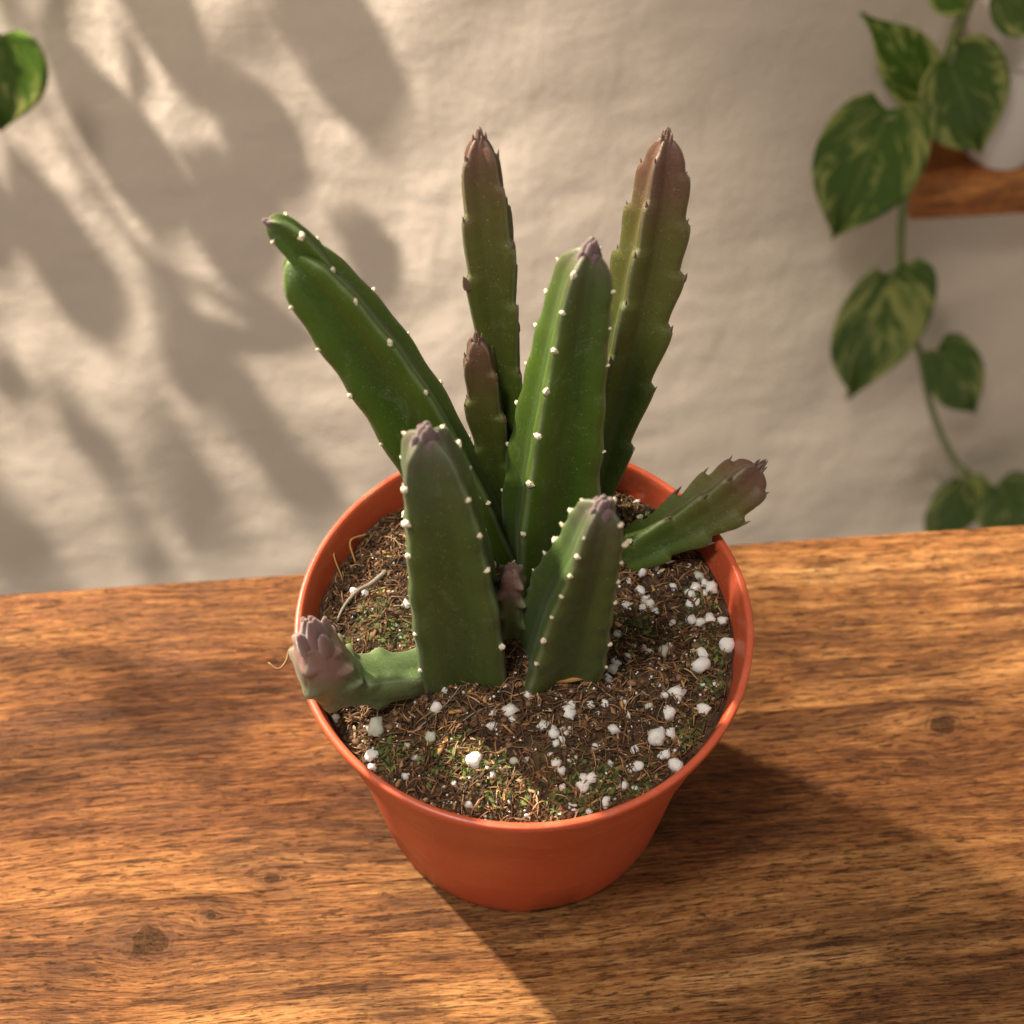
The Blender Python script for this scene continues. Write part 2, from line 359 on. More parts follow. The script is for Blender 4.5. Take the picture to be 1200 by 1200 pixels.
def m_pot():
    k = NT('terracotta_plastic')
    v = k.coord()
    a = k.noise(v, 40, 4); b_ = k.noise(k.coord(scale=(1, 1, 5)), 90, 4, 0.7)
    c = k.mix(a, (0.50, 0.080, 0.030), (0.59, 0.105, 0.042))
    dust = k.ramp(b_, [(0.54, (0,) * 3), (0.70, (1,) * 3)])
    c = k.mix(k.math('MULTIPLY', dust, 0.30), c, (0.62, 0.27, 0.16))
    sp = k.n('ShaderNodeTexVoronoi'); k.l(v, sp.inputs['Vector']); sp.inputs['Scale'].default_value = 420
    spk = k.math('MULTIPLY', k.math('LESS_THAN', sp.outputs['Distance'], 0.13), k.math('GREATER_THAN', k.noise(v, 60, 2), 0.60))
    c = k.mix(k.math('MULTIPLY', spk, 0.5), c, (0.6, 0.45, 0.33))
    sr = k.noise(k.coord(scale=(1, 1, 0.25), rot=(0.3, 0.2, 0)), 240, 5, 0.8, 1.5)
    sc = k.ramp(sr, [(0.62, (0,) * 3), (0.64, (1,) * 3), (0.66, (0,) * 3)])
    c = k.mix(k.math('MULTIPLY', sc, 0.22), c, (0.70, 0.32, 0.20))
    dirt = k.noise(v, 95, 5, 0.7)
    dm = k.ramp(dirt, [(0.62, (0,) * 3), (0.72, (1,) * 3)])
    c = k.mix(k.math('MULTIPLY', dm, 0.28), c, (0.20, 0.07, 0.035))
    n = k.bump(k.noise(v, 700, 3), 0.12, 0.0004)
    n = k.bump(k.noise(k.coord(scale=(1, 1, 3)), 60, 2), 0.12, 0.002, n)
    return k.done(c, k.math('ADD', k.math('MULTIPLY', b_, 0.35), 0.24), n, Subsurface_Weight=0.12, Subsurface_Radius=(0.004, 0.001, 0.0005))

def m_stem(name, tip_a, tip_b, base_col, edge_col, tip_from, tip_col, mid_col):
    k = NT(name)
    v = k.coord()
    t = k.attr('along'); rib = k.attr('rib')
    mott = k.noise(v, 130, 5, 0.6)
    big = k.noise(v, 45, 3)
    c = k.mix(big, base_col, tuple(x * 1.5 for x in base_col))
    strk = k.noise(k.coord(scale=(1, 1, 0.16)), 330, 4, 0.65, 0.4)
    c = k.mix(k.math('MULTIPLY', k.math('SUBTRACT', strk, 0.25, True), 0.75), c, tuple(x * 1.75 for x in base_col))
    c = k.mix(k.math('MULTIPLY', mott, 0.45), c, tuple(x * 0.55 for x in base_col))
    # valleys are a lighter, yellower green beside darker centre streaks
    c = k.mix(k.math('MULTIPLY', k.math('MULTIPLY', rib, big), 0.5), c, edge_col)
    mid = k.ramp(rib, [(0.0, (1,) * 3), (0.22, (0,) * 3)])
    c = k.mix(k.math('MULTIPLY', k.math('MULTIPLY', mid, mott), 0.75), c, tuple(x * 0.55 for x in base_col))
    tt = k.math('ADD', t, k.math('MULTIPLY', k.math('SUBTRACT', big, 0.5), 0.22))
    f1 = k.n('ShaderNodeMapRange'); k.l(tt, f1.inputs[0]); f1.inputs[1].default_value = tip_a; f1.inputs[2].default_value = tip_b
    c = k.mix(k.math('MULTIPLY', f1.outputs[0], 0.9), c, mid_col)
    f2 = k.n('ShaderNodeMapRange'); k.l(tt, f2.inputs[0]); f2.inputs[1].default_value = tip_from; f2.inputs[2].default_value = tip_from + 0.14
    c = k.mix(k.math('MULTIPLY', f2.outputs[0], 0.92), c, tip_col)
    # thin pale corky line along each rib
    edge = k.ramp(rib, [(0.93, (0,) * 3), (0.995, (1,) * 3)])
    c = k.mix(k.math('MULTIPLY', edge, 0.30), c, (0.34, 0.36, 0.25))
    # pale pin-point dots
    vo = k.n('ShaderNodeTexVoronoi'); k.l(v, vo.inputs['Vector']); vo.inputs['Scale'].default_value = 1000
    dots = k.math('MULTIPLY', k.math('LESS_THAN', vo.outputs['Distance'], 0.17), k.math('GREATER_THAN', k.noise(v, 300, 2), 0.55))
    c = k.mix(k.math('MULTIPLY', dots, 0.32), c, (0.42, 0.46, 0.32))
    scr = k.noise(v, 60, 6, 0.8, 1.5)
    sc = k.ramp(scr, [(0.60, (0,) * 3), (0.63, (1,) * 3), (0.66, (0,) * 3)])
    c = k.mix(k.math('MULTIPLY', sc, 0.10), c, (0.45, 0.5, 0.4))
    pap = k.noise(v, 1700, 3, 0.7)
    c = k.mix(k.math('MULTIPLY', k.math('SUBTRACT', pap, 0.42, True), 1.3), c, tuple(x * 2.0 + 0.01 for x in base_col))
    # dry corky scars
    scar = k.noise(v, 75, 5, 0.7, 1.0)
    sm = k.ramp(scar, [(0.665, (0,) * 3), (0.70, (1,) * 3)])
    c = k.mix(k.math('MULTIPLY', sm, 0.35), c, (0.16, 0.13, 0.075))
    n = k.bump(mott, 0.30, 0.0010)
    n = k.bump(pap, 0.30, 0.0003, n)
    return k.done(c, k.math('ADD', k.math('MULTIPLY', mott, 0.2), 0.36), n, Specular_IOR_Level=0.36,
                  Subsurface_Weight=0.15, Subsurface_Radius=(0.0012, 0.003, 0.0006), Sheen_Weight=0.09, Sheen_Roughness=0.35,
                  Sheen_Tint=(0.8, 0.9, 0.75, 1))

def m_simple(name, a, b, scale=300, rough=0.7, bump=0.3, dist=0.0004, **kw):
    k = NT(name); v = k.coord()
    nz = k.noise(v, scale, 4)
    r = k.objrand()
    c = k.mix(k.math('ADD', k.math('MULTIPLY', nz, 0.7), k.math('MULTIPLY', r, 0.3)), a, b)
    return k.done(c, rough, k.bump(nz, bump, dist), **kw)

def m_perlite():
    k = NT('perlite'); v = k.coord('Generated'); w = k.coord()
    nz = k.noise(v, 5.0, 5, 0.7); st = k.noise(v, 2.2, 4, 0.6)
    c = k.mix(nz, (0.70, 0.68, 0.63), (0.92, 0.91, 0.88))
    sm = k.ramp(st, [(0.56, (0,) * 3), (0.70, (1,) * 3)])
    c = k.mix(k.math('MULTIPLY', sm, 0.55), c, (0.40, 0.30, 0.19))
    return k.done(c, 0.9, k.bump(nz, 0.9, 0.0005))

def m_strand(name, cols):
    k = NT(name)
    r = k.attr('tone')
    c = k.ramp(r, [(i / (len(cols) - 1), x) for i, x in enumerate(cols)])
    return k.done(c, 0.75)

def m_soil():
    k = NT('potting_mix'); v = k.coord()
    a = k.noise(v, 260, 6, 0.7); g = k.noise(v, 70, 4, 0.6)
    c = k.ramp(a, [(0.3, (0.014, 0.008, 0.005)), (0.5, (0.065, 0.033, 0.015)), (0.7, (0.17, 0.09, 0.04))])
    gm = k.ramp(g, [(0.55, (0,) * 3), (0.68, (1,) * 3)])
    c = k.mix(k.math('MULTIPLY', gm, 0.5), c, (0.05, 0.065, 0.018))
    return k.done(c, 0.9, k.bump(a, 0.8, 0.0015))

def m_leaf():
    k = NT('variegated_leaf')
    u = k.attr('lu'); w = k.attr('lw'); r = k.objrand()
    v = k.coord()
    off = k.n('ShaderNodeVectorMath', operation='ADD'); k.l(v, off.inputs[0])
    cx = k.n('ShaderNodeCombineXYZ'); k.l(k.math('MULTIPLY', r, 10.0), cx.inputs[0]); k.l(k.math('MULTIPLY', r, 37.0), cx.inputs[1])
    k.l(cx.outputs[0], off.inputs[1])
    aw = k.math('ABSOLUTE', w)
    vv = k.n('ShaderNodeCombineXYZ')
    k.l(k.math('ADD', k.math('MULTIPLY', k.math('SUBTRACT', u, k.math('MULTIPLY', aw, 0.45)), 5.5), k.math('MULTIPLY', r, 40.0)), vv.inputs[0])
    k.l(k.math('MULTIPLY', w, 1.6), vv.inputs[1]); k.l(k.math('MULTIPLY', r, 13.0), vv.inputs[2])
    n1 = k.noise(vv.outputs[0], 1.0, 5, 0.62, 0.5)
    n2 = k.noise(off.outputs[0], 300, 4)
    vein = k.noise(vv.outputs[0], 3.0, 3)
    c = k.mix(n2, (0.042, 0.092, 0.008), (0.085, 0.155, 0.016))
    c = k.mix(k.math('MULTIPLY', k.math('SUBTRACT', vein, 0.4, True), 0.9), c, (0.025, 0.062, 0.006))
    var = k.ramp(k.math('ADD', n1, k.math('MULTIPLY', aw, 0.09)), [(0.56, (0,) * 3), (0.66, (1,) * 3)])
    c = k.mix(k.math('MULTIPLY', var, 0.8), c, (0.38, 0.40, 0.11))
    rib = k.ramp(k.math('ABSOLUTE', w), [(0.0, (1,) * 3), (0.07, (0,) * 3)])
    c = k.mix(k.math('MULTIPLY', rib, 0.35), c, (0.22, 0.28, 0.07))
    return k.done(c, 0.55, k.bump(n2, 0.12, 0.001), Specular_IOR_Level=0.25, Subsurface_Weight=0.1, Subsurface_Radius=(0.001, 0.002, 0.0005))

MAT = dict(
    wall=m_wall(), pot=m_pot(), soil=m_soil(), leaf=m_leaf(),
    green=m_stem('stem_green', 0.72, 0.98, (0.034, 0.066, 0.005), (0.110, 0.150, 0.010), 0.93, (0.085, 0.042, 0.045), (0.060, 0.078, 0.022)),
    greenold=m_stem('stem_green_old', 1.5, 2.0, (0.034, 0.066, 0.005), (0.115, 0.155, 0.010), 2.0, (0.090, 0.045, 0.042), (0.060, 0.078, 0.022)),
    greentip=m_stem('stem_green_tip', 0.75, 0.98, (0.034, 0.066, 0.005), (0.110, 0.150, 0.010), 0.90, (0.090, 0.045, 0.042), (0.060, 0.078, 0.022)),
    young=m_stem('stem_young', 0.42, 0.86, (0.042, 0.074, 0.008), (0.110, 0.135, 0.013), 0.80, (0.130, 0.046, 0.042), (0.110, 0.074, 0.022)),
    dusty=m_stem('stem_dusty', 0.70, 0.96, (0.036, 0.067, 0.011), (0.092, 0.130, 0.020), 0.92, (0.110, 0.062, 0.068), (0.070, 0.080, 0.040)),
    bent=m_stem('stem_downy', 0.45, 0.75, (0.085, 0.125, 0.045), (0.115, 0.150, 0.065), 0.66, (0.23, 0.115, 0.115), (0.140, 0.145, 0.085)),
    tooth=m_simple('corky_tooth', (0.62, 0.52, 0.36), (0.78, 0.70, 0.54), 900, 0.7),
    scale_leaf=m_simple('scale_leaf', (0.10, 0.052, 0.040), (0.18, 0.105, 0.080), 500, 0.5),
    dusk=m_simple('dusky_scale', (0.085, 0.050, 0.050), (0.17, 0.10, 0.10), 500, 0.6, Sheen_Weight=0.3),
    downy=m_simple('downy_scale', (0.135, 0.078, 0.062), (0.225, 0.098, 0.100), 500, 0.6, Sheen_Weight=0.4),
    bud_green=m_simple('downy_green_scale', (0.075, 0.105, 0.040), (0.11, 0.14, 0.065), 500, 0.6, Sheen_Weight=0.4),
    perlite=m_perlite(),
    perlite_algae=m_simple('perlite_algae', (0.52, 0.54, 0.36), (0.80, 0.79, 0.72), 350, 0.85, 0.6, 0.0006),
    fibre=m_strand('fibre', [(0.026, 0.012, 0.006), (0.085, 0.038, 0.014), (0.19, 0.088, 0.031), (0.36, 0.195, 0.085), (0.62, 0.45, 0.26)]),
    crumb=m_strand('crumb', [(0.016, 0.010, 0.006), (0.05, 0.025, 0.011), (0.12, 0.058, 0.024), (0.24, 0.14, 0.07)]),
    moss=m_strand('moss', [(0.020, 0.034, 0.006), (0.060, 0.085, 0.012), (0.15, 0.19, 0.03)]),
    bark=m_simple('bark', (0.16, 0.075, 0.028), (0.34, 0.19, 0.08), 500, 0.8),
    straw=m_simple('straw', (0.42, 0.20, 0.05), (0.55, 0.33, 0.12), 300, 0.7),
    twig=m_simple('twig', (0.18, 0.15, 0.12), (0.38, 0.33, 0.27), 500, 0.85),
    vine=m_simple('vine', (0.13, 0.17, 0.045), (0.20, 0.23, 0.07), 100, 0.5),
    ceramic=m_simple('glazed_clay', (0.78, 0.70, 0.62), (0.85, 0.77, 0.69), 30, 0.5, 0.15, 0.001),
)
TONES = [(1.02, 1.0, 0.98), (0.86, 0.82, 0.80), (1.0, 1.0, 1.0), (0.9, 0.9, 0.9)]

# ------------------------------------------------------------------ wall
def tw(u, v, z):
    """table / wall frame -> world"""
    return (u * math.cos(PHI) - v * math.sin(PHI), u * math.sin(PHI) + v * math.cos(PHI), z)

nu, nz = 260, 240
V, F = [], []
u0, u1, z0, z1 = -1.1, 1.1, -1.0, 0.34
for j in range(nz + 1):
    for i in range(nu + 1):
        u = u0 + (u1 - u0) * i / nu; z = z0 + (z1 - z0) * j / nz
        d = 0.0035 * noise.noise((u * 9, z * 9, 0)) + 0.0016 * noise.noise((u * 26 + 3, z * 22, 4)) + 0.0008 * noise.noise((u * 60, z * 60, 8))
        V.append(tw(u, WALL + d, z))
for j in range(nz):
    for i in range(nu):
        a = j * (nu + 1) + i
        F.append((a, a + 1, a + nu + 2, a + nu + 1))
wall = mesh_obj('wall', V, F, MAT['wall'])
md = wall.modifiers.new('thickness', 'SOLIDIFY'); md.thickness = 0.08; md.offset = -1
tag(wall, 'beige rough plaster wall dappled with leaf shadows', 'wall', 'structure')

# ------------------------------------------------------------------ table top of planks
def bevel_box(x0, x1, y0, y1, za, zb, b):
    """box with a chamfer round its top"""
    V = [(x0, y0, za), (x1, y0, za), (x1, y1, za), (x0, y1, za),
         (x0, y0, zb - b), (x1, y0, zb - b), (x1, y1, zb - b), (x0, y1, zb - b),
         (x0 + b, y0 + b, zb), (x1 - b, y0 + b, zb), (x1 - b, y1 - b, zb), (x0 + b, y1 - b, zb)]
    F = [(3, 2, 1, 0)]
    for l in (0, 4):
        for k in range(4):
            F.append((l + k, l + (k + 1) % 4, l + 4 + (k + 1) % 4, l + 4 + k))
    F.append((8, 9, 10, 11))
    return V, F
V, F = bevel_box(-0.55, 0.55, -0.33, 0.074, -0.045, -0.0245, 0.002)
table = mesh_obj('tabletop', V, F, m_wood('wood_under', (0.8, 0.8, 0.8), [], 9.1), smooth=False)
table.rotation_euler.z = PHI
tag(table, 'worn brown wooden tabletop with dark grain and knots', 'table', 'structure')
edges = [0.0821, 0.0160, -0.0312, -0.108, -0.205, -0.33]
for i in range(5):
    y1, y0 = edges[i], edges[i + 1]
    V, F = bevel_box(-0.56, 0.56, y0 + 0.00003, y1 - 0.00003, -0.024, 0.0, 0.00012)
    p = mesh_obj('plank', V, F, m_wood('wood_plank_%d' % i, TONES[i % 4], KNOTS.get(i, []), 1.7 + i * 2.3), table, smooth=False)

# ------------------------------------------------------------------ nursery pot
def lathe(prof, n, zfun=None):
    V, F = [], []
    for (r, z) in prof:
        for k in range(n):
            a = 2 * math.pi * k / n
            zz = z if zfun is None else zfun(r, z, a)
            V.append((r * math.cos(a), r * math.sin(a), zz))
    for j in range(len(prof) - 1):
        for k in range(n):
            k2 = (k + 1) % n
            F.append((j * n + k, j * n + k2, (j + 1) * n + k2, (j + 1) * n + k))
    return V, F
pot = empty('nursery_pot')
tag(pot, 'small round orange-red plastic nursery pot on the wooden table', 'pot')
NB = 144
def notch(r, z, a):
    # six shallow slots cut into the foot
    if z > 0.0001: return z
    s = (a + 0.44) % (math.pi / 3)
    return 0.0032 if s < 0.30 else 0.0
prof = [(0.0400, 0.0035), (0.0425, 0.0034), (0.0428, 0.0), (0.0440, 0.0), (0.0447, 0.0030), (0.0470, 0.022), (0.0497, 0.045), (0.0513, 0.0588),
        (0.0516, 0.0597), (0.0528, 0.0600), (0.0532, 0.0606), (0.0553, 0.0760), (0.0574, 0.0880), (0.0576, 0.0885), (0.0594, 0.0888), (0.0599, 0.0891),
        (0.0601, 0.0900), (0.0601, 0.0915), (0.0598, 0.0919), (0.0587, 0.0920), (0.0583, 0.0918), (0.0580, 0.0909), (0.0568, 0.0860), (0.0545, 0.0700), (0.0500, 0.0540), (0.0440, 0.0100)]
V, F = lathe(prof, NB, notch)
body = mesh_obj('body', V, F, MAT['pot'], pot)
V = [(0.0402 * math.cos(2 * math.pi * k / 64), 0.0402 * math.sin(2 * math.pi * k / 64), z) for z in (0.0036, 0.0062) for k in range(64)]
F = [tuple(range(64))[::-1], tuple(range(64, 128))] + [(k, (k + 1) % 64, 64 + (k + 1) % 64, 64 + k) for k in range(64)]
mesh_obj('base', V, F, MAT['pot'], pot, smooth=False)

# ------------------------------------------------------------------ potting soil
BASES = [(p[0][0], p[0][1], p[0][3]) for (_, p, _) in STEMS if _ is not None and p[0][2] < 0.09]
def soil_z(x, y):
    r = math.hypot(x, y)
    z = RIM_Z - 0.0105 + 0.0075 * max(0.0, 1 - (r / 0.055) ** 2)
    z += 0.0030 * noise.noise((x * 75, y * 75, 1.0)) + 0.0014 * noise.noise((x * 200, y * 200, 5.0))
    for (sx, sy, sr) in BASES:
        z += 0.0022 * math.exp(-((x - sx) ** 2 + (y - sy) ** 2) / (sr * 1.5) ** 2)
    return z
soil = empty('potting_soil', (0, 0, 0.08))
SOIL_OFF = Vector((0, 0, -0.08))
tag(soil, 'brown fibrous potting soil with white perlite filling the orange pot', 'soil')
V, F = [], []
NR, NA = 70, 150
for j in range(NR + 1):
    r = 0.0562 * j / NR
    for k in range(NA):
        a = 2 * math.pi * k / NA
        x, y = r * math.cos(a), r * math.sin(a)
        z = soil_z(x, y) + 0.0007 * noise.noise((x * 520, y * 520, 2.0))
        V.append((x, y, z - 0.08))
for j in range(NR):
    for k in range(NA):
        k2 = (k + 1) % NA
        F.append((j * NA + k, (j + 1) * NA + k, (j + 1) * NA + k2, j * NA + k2))
b0 = len(V)
for k in range(NA):
    a = 2 * math.pi * k / NA
    V.append((0.050 * math.cos(a), 0.050 * math.sin(a), 0.060 - 0.08))
for k in range(NA):
    k2 = (k + 1) % NA
    F.append((NR * NA + k, b0 + k, b0 + k2, NR * NA + k2))
F.append(tuple(b0 + k for k in range(NA))[::-1])
mesh_obj('soil_bed', V, F, MAT['soil'], soil)

def disc_pt(rmax=0.0545):
    r = rmax * math.sqrt(rnd.random()); a = rnd.random() * 2 * math.pi
    return r * math.cos(a), r * math.sin(a)

# fibres: one part, uncountable
V, F, T = [], [], []
for i in range(6200):
    x, y = disc_pt()
    L = rnd.uniform(0.0025, 0.0085) * (1.5 if rnd.random() < 0.10 else 1)
    th = rnd.uniform(0.00008, 0.00030)
    a = rnd.random() * 6.283; curl = rnd.gauss(0, 1.1)
    n = 5; P = []
    lift = rnd.uniform(0.0, 0.0011); hump = rnd.uniform(0, 0.0012)
    for s in range(n):
        P.append((x, y, soil_z(x, y) + lift + hump * math.sin(math.pi * s / (n - 1)) - (0.0006 if s in (0, n - 1) else 0)))
        a += curl / (n - 1) + rnd.gauss(0, 0.25)
        x += L / n * math.cos(a); y += L / n * math.sin(a)
        q = math.hypot(x, y)
        if q > 0.0552: x *= 0.0552 / q; y *= 0.0552 / q
    tone = min(1, max(0, rnd.betavariate(1.4, 2.0)))
    b0 = len(V)
    for s, p in enumerate(P):
        rr = th * (1 - 0.6 * abs(s / (n - 1) - 0.4))
        for k in range(3):
            ang = 2.1 * k + a
            V.append((p[0] + rr * math.cos(ang) * math.sin(a), p[1] - rr * math.cos(ang) * math.cos(a), p[2] + rr * math.sin(ang) - 0.08)); T.append(tone)
    for s in range(n - 1):
        for k in range(3):
            k2 = (k + 1) % 3
            F.append((b0 + s * 3 + k, b0 + s * 3 + k2, b0 + s * 3 + 3 + k2, b0 + s * 3 + 3 + k))
o = mesh_obj('soil_fibres', V, F, MAT['fibre'], soil); attr(o, 'tone', T); o['kind'] = 'stuff'

# crumbs: one part
ICO_V = []; t_ = (1 + 5 ** 0.5) / 2
for a, b in ((-1, t_), (1, t_), (-1, -t_), (1, -t_)):
    ICO_V.append(Vector((a, b, 0)).normalized())
for a, b in ((-1, t_), (1, t_), (-1, -t_), (1, -t_)):
    ICO_V.append(Vector((0, a, b)).normalized())
for a, b in ((-1, t_), (1, t_), (-1, -t_), (1, -t_)):
    ICO_V.append(Vector((b, 0, a)).normalized())
ICO_F = [(0, 11, 5), (0, 5, 1), (0, 1, 7), (0, 7, 10), (0, 10, 11), (1, 5, 9), (5, 11, 4), (11, 10, 2), (10, 7, 6), (7, 1, 8), (3, 9, 4), (3, 4, 2), (3, 2, 6), (3, 6, 8), (3, 8, 9), (4, 9, 5), (2, 4, 11), (6, 2, 10), (8, 6, 7), (9, 8, 1)]
V, F, T = [], [], []
for i in range(3600):
    x, y = disc_pt(0.0552)
    s = 0.00025 + 0.0009 * rnd.random() ** 2.2
    z = soil_z(x, y) + s * 0.3
    tone = rnd.random(); b0 = len(V)
    sx, sy = rnd.uniform(0.6, 1.6), rnd.uniform(0.6, 1.4)
    for v in ICO_V:
        m = s * rnd.uniform(0.7, 1.25)
        V.append((x + v.x * m * sx, y + v.y * m * sy, z + v.z * m * 0.8 - 0.08)); T.append(tone)
    F += [tuple(b0 + q for q in f) for f in ICO_F]
o = mesh_obj('soil_crumbs', V, F, MAT['crumb'], soil); attr(o, 'tone', T); o['kind'] = 'stuff'

# dry flakes: one part
V, F, T = [], [], []
for i in range(1500):
    x, y = disc_pt(0.0545)
    z = soil_z(x, y) + rnd.uniform(0.0001, 0.0012)
    s = rnd.uniform(0.0003, 0.0013); a = rnd.random() * 6.28; w = s * rnd.uniform(0.2, 0.6)
    d = Vector((math.cos(a), math.sin(a), rnd.gauss(0, 0.35))).normalized()
    e = d.cross(Vector((rnd.gauss(0, .3), rnd.gauss(0, .3), 1))).normalized()
    up = e.cross(d); c = Vector((x, y, z - 0.08)); b0 = len(V)
    for (p, q, h) in ((-1, 0.1, 0), (-0.3, 1, -.1), (-0.2, -1, -.1), (1, 0, -.1), (0, 0, .2), (0.7, 0.7, -.05)):
        V.append(c + d * s * p + e * w * q + up * s * h)
    T += [rnd.betavariate(2.0, 1.6)] * 6
    F += [(b0, b0 + 4, b0 + 1), (b0, b0 + 2, b0 + 4), (b0 + 1, b0 + 4, b0 + 5), (b0 + 5, b0 + 4, b0 + 3), (b0 + 2, b0 + 3, b0 + 4)]
o = mesh_obj('soil_flakes', V, F, MAT['fibre'], soil); attr(o, 'tone', T); o['kind'] = 'stuff'

# moss and green flakes: one part, in patches
MOSS = [(-0.040, 0.004, 0.006), (-0.033, -0.002, 0.006), (-0.012, -0.040, 0.006), (-0.003, -0.046, 0.006), (0.011, -0.047, 0.007), (0.020, -0.043, 0.006), (0.050, -0.005, 0.007),
        (0.050, -0.017, 0.006), (0.030, -0.001, 0.006), (0.049, 0.010, 0.006), (0.034, 0.040, 0.006), (-0.020, -0.036, 0.006), (0.030, -0.046, 0.006), (-0.034, -0.036, 0.005), (0.043, -0.030, 0.005)]
V, F, T = [], [], []
for (mx, my, mr) in MOSS:
    for i in range(int(140 * (mr / 0.006))):
        x, y = mx + rnd.gauss(0, mr * 0.55), my + rnd.gauss(0, mr * 0.55)
        if math.hypot(x, y) > 0.054: continue
        z = soil_z(x, y) + rnd.uniform(0, 0.0011)
        s = rnd.uniform(0.0004, 0.0015); a = rnd.random() * 6.28; w = s * rnd.uniform(0.25, 0.6)
        d = Vector((math.cos(a), math.sin(a), rnd.uniform(-0.1, 0.9))).normalized()
        e = d.cross(Vector((rnd.gauss(0, .4), rnd.gauss(0, .4), 1))).normalized()
        up = e.cross(d); c = Vector((x, y, z - 0.08)); b0 = len(V)
        for (p, q, h) in ((-1, 0, 0), (-0.3, 1, -.15), (-0.3, -1, -.15), (1, 0, -.2), (0, 0, .25)):
            V.append(c + d * s * p + e * w * q + up * s * h)
        tone = rnd.random(); T += [tone] * 5
        F += [(b0, b0 + 4, b0 + 1), (b0, b0 + 2, b0 + 4), (b0 + 1, b0 + 4, b0 + 3), (b0 + 2, b0 + 3, b0 + 4)]
o = mesh_obj('moss', V, F, MAT['moss'], soil); attr(o, 'tone', T); o['kind'] = 'stuff'

# perlite: every grain a part
def lump(seed, mat, name):
    r = random.Random(seed)
    mids = {}; V = [v.copy() for v in ICO_V]; F = []
    def mid(a, b):
        key = (min(a, b), max(a, b))
        if key not in mids:
            V.append((V[a] + V[b]).normalized()); mids[key] = len(V) - 1
        return mids[key]
    for a, b, c in ICO_F:
        x, y, z = mid(a, b), mid(b, c), mid(c, a)
        F += [(a, x, z), (b, y, x), (c, z, y), (x, y, z)]
    o = Vector((r.random() * 50, r.random() * 50, r.random() * 50))
    V = [v * (1 + 0.42 * noise.noise(v * 1.5 + o) + 0.34 * noise.noise(v * 3.2 + o)) for v in V]
    me = bpy.data.meshes.new(name); me.from_pydata(V, [], F)
    me.polygons.foreach_set('use_smooth', [True] * len(F)); me.materials.append(mat)
    return me
LUMPS = [lump(i, MAT['perlite'], 'perlite_grain') for i in range(9)]
LUMPS_G = [lump(40 + i, MAT['perlite_algae'], 'perlite_grain') for i in range(4)]
def grain(x, y, s, green=False):
    me = rnd.choice(LUMPS_G if green else LUMPS)
    r = s / 2
    m = Matrix.Translation((x, y, soil_z(x, y) + r * 0.28 - 0.08)) @ Quaternion((rnd.gauss(0, 1), rnd.gauss(0, 1), rnd.gauss(0, 1), rnd.gauss(0, 1))).normalized().to_matrix().to_4x4() \
        @ Matrix.Diagonal((r * rnd.uniform(0.9, 1.2), r * rnd.uniform(0.85, 1.1), r * rnd.uniform(0.75, 1.0), 1))
    share('perlite_grain', me, soil, m)
for (x, y, s) in PERLITE:
    grain(x, y, s * 1.05, rnd.random() < 0.10)
for i in range(200):
    x, y = disc_pt(0.0535)
    if x < -0.01 and y > 0.0 and rnd.random() < 0.7: continue
    grain(x, y, rnd.uniform(0.0005, 0.0013), rnd.random() < 0.15)

for i in range(48):
    a = rnd.uniform(-1.9, 0.7); q = 0.053 * rnd.uniform(0.45, 1) 
    grain(q * math.cos(a), q * math.sin(a), rnd.uniform(0.0012, 0.0027), rnd.random() < 0.12)
# perlite dust: one part
V, F = [], []
for i in range(900):
    x, y = disc_pt(0.0545)
    if x < -0.01 and y > 0.0 and rnd.random() < 0.6: continue
    s = 0.00012 + 0.00030 * rnd.random() ** 1.5
    z = soil_z(x, y) + rnd.uniform(0.0, 0.0009); b0 = len(V)
    for v in ICO_V:
        m_ = s * rnd.uniform(0.65, 1.35)
        V.append((x + v.x * m_, y + v.y * m_, z + v.z * m_ - 0.08))
    F += [tuple(b0 + q for q in f) for f in ICO_F]
o = mesh_obj('perlite_dust', V, F, MAT['perlite'], soil); o['kind'] = 'stuff'

# bark chips and dry flakes
def chip(name, c, d, L, w, th, mat, bend=0.15):
    d = Vector(d).normalized(); e = d.cross(Vector((0, 0, 1))).normalized(); up = e.cross(d)
    V, F = [], []
    n = 5
    for i in range(n):
        s = i / (n - 1) - 0.5
        ww = w * (0.55 + 0.45 * math.cos(s * 2.4)) * rnd.uniform(0.75, 1.15)
        p = Vector(c) + d * L * s + up * (bend * L * (0.25 - s * s))
        for (q, h) in ((-1, 0), (0, 1), (1, 0), (0, -1)):
            V.append(p + e * ww * 0.5 * q + up * th * 0.5 * h)
    for i in range(n - 1):
        for k in range(4):
            F.append((i * 4 + k, i * 4 + (k + 1) % 4, i * 4 + 4 + (k + 1) % 4, i * 4 + 4 + k))
    F += [(3, 2, 1, 0), tuple((n - 1) * 4 + k for k in range(4))]
    return mesh_obj(name, V, F, mat, soil)
for i in range(190):
    x, y = disc_pt(0.0535)
    a = rnd.random() * 6.28
    chip('bark_chip', (x, y, soil_z(x, y) + 0.0006 - 0.08), (math.cos(a), math.sin(a), rnd.gauss(0, 0.25)), rnd.uniform(0.0016, 0.0045), rnd.uniform(0.0004, 0.0012), 0.0003, MAT['bark'] if rnd.random() < 0.75 else MAT['straw'])
def on(x, y, h=0.0008): return (x, y, soil_z(x, y) + h - 0.08)
chip('dry_leaf_flake', on(0.0115, -0.0185, 0.0014), (1, 0.12, 0.05), 0.0085, 0.0028, 0.0004, MAT['straw'])
chip('bark_chip', on(-0.0105, -0.0165, 0.001), (1, -0.08, 0), 0.012, 0.0019, 0.001, MAT['bark'])
chip('bark_chip', on(0.0035, -0.0170, 0.001), (1, 0.7, 0.1), 0.010, 0.0019, 0.0008, MAT['bark'])
chip('dry_leaf_flake', on(-0.0205, -0.0345, 0.0012), (0.5, 1, 0.2), 0.0055, 0.0018, 0.0003, MAT['straw'])
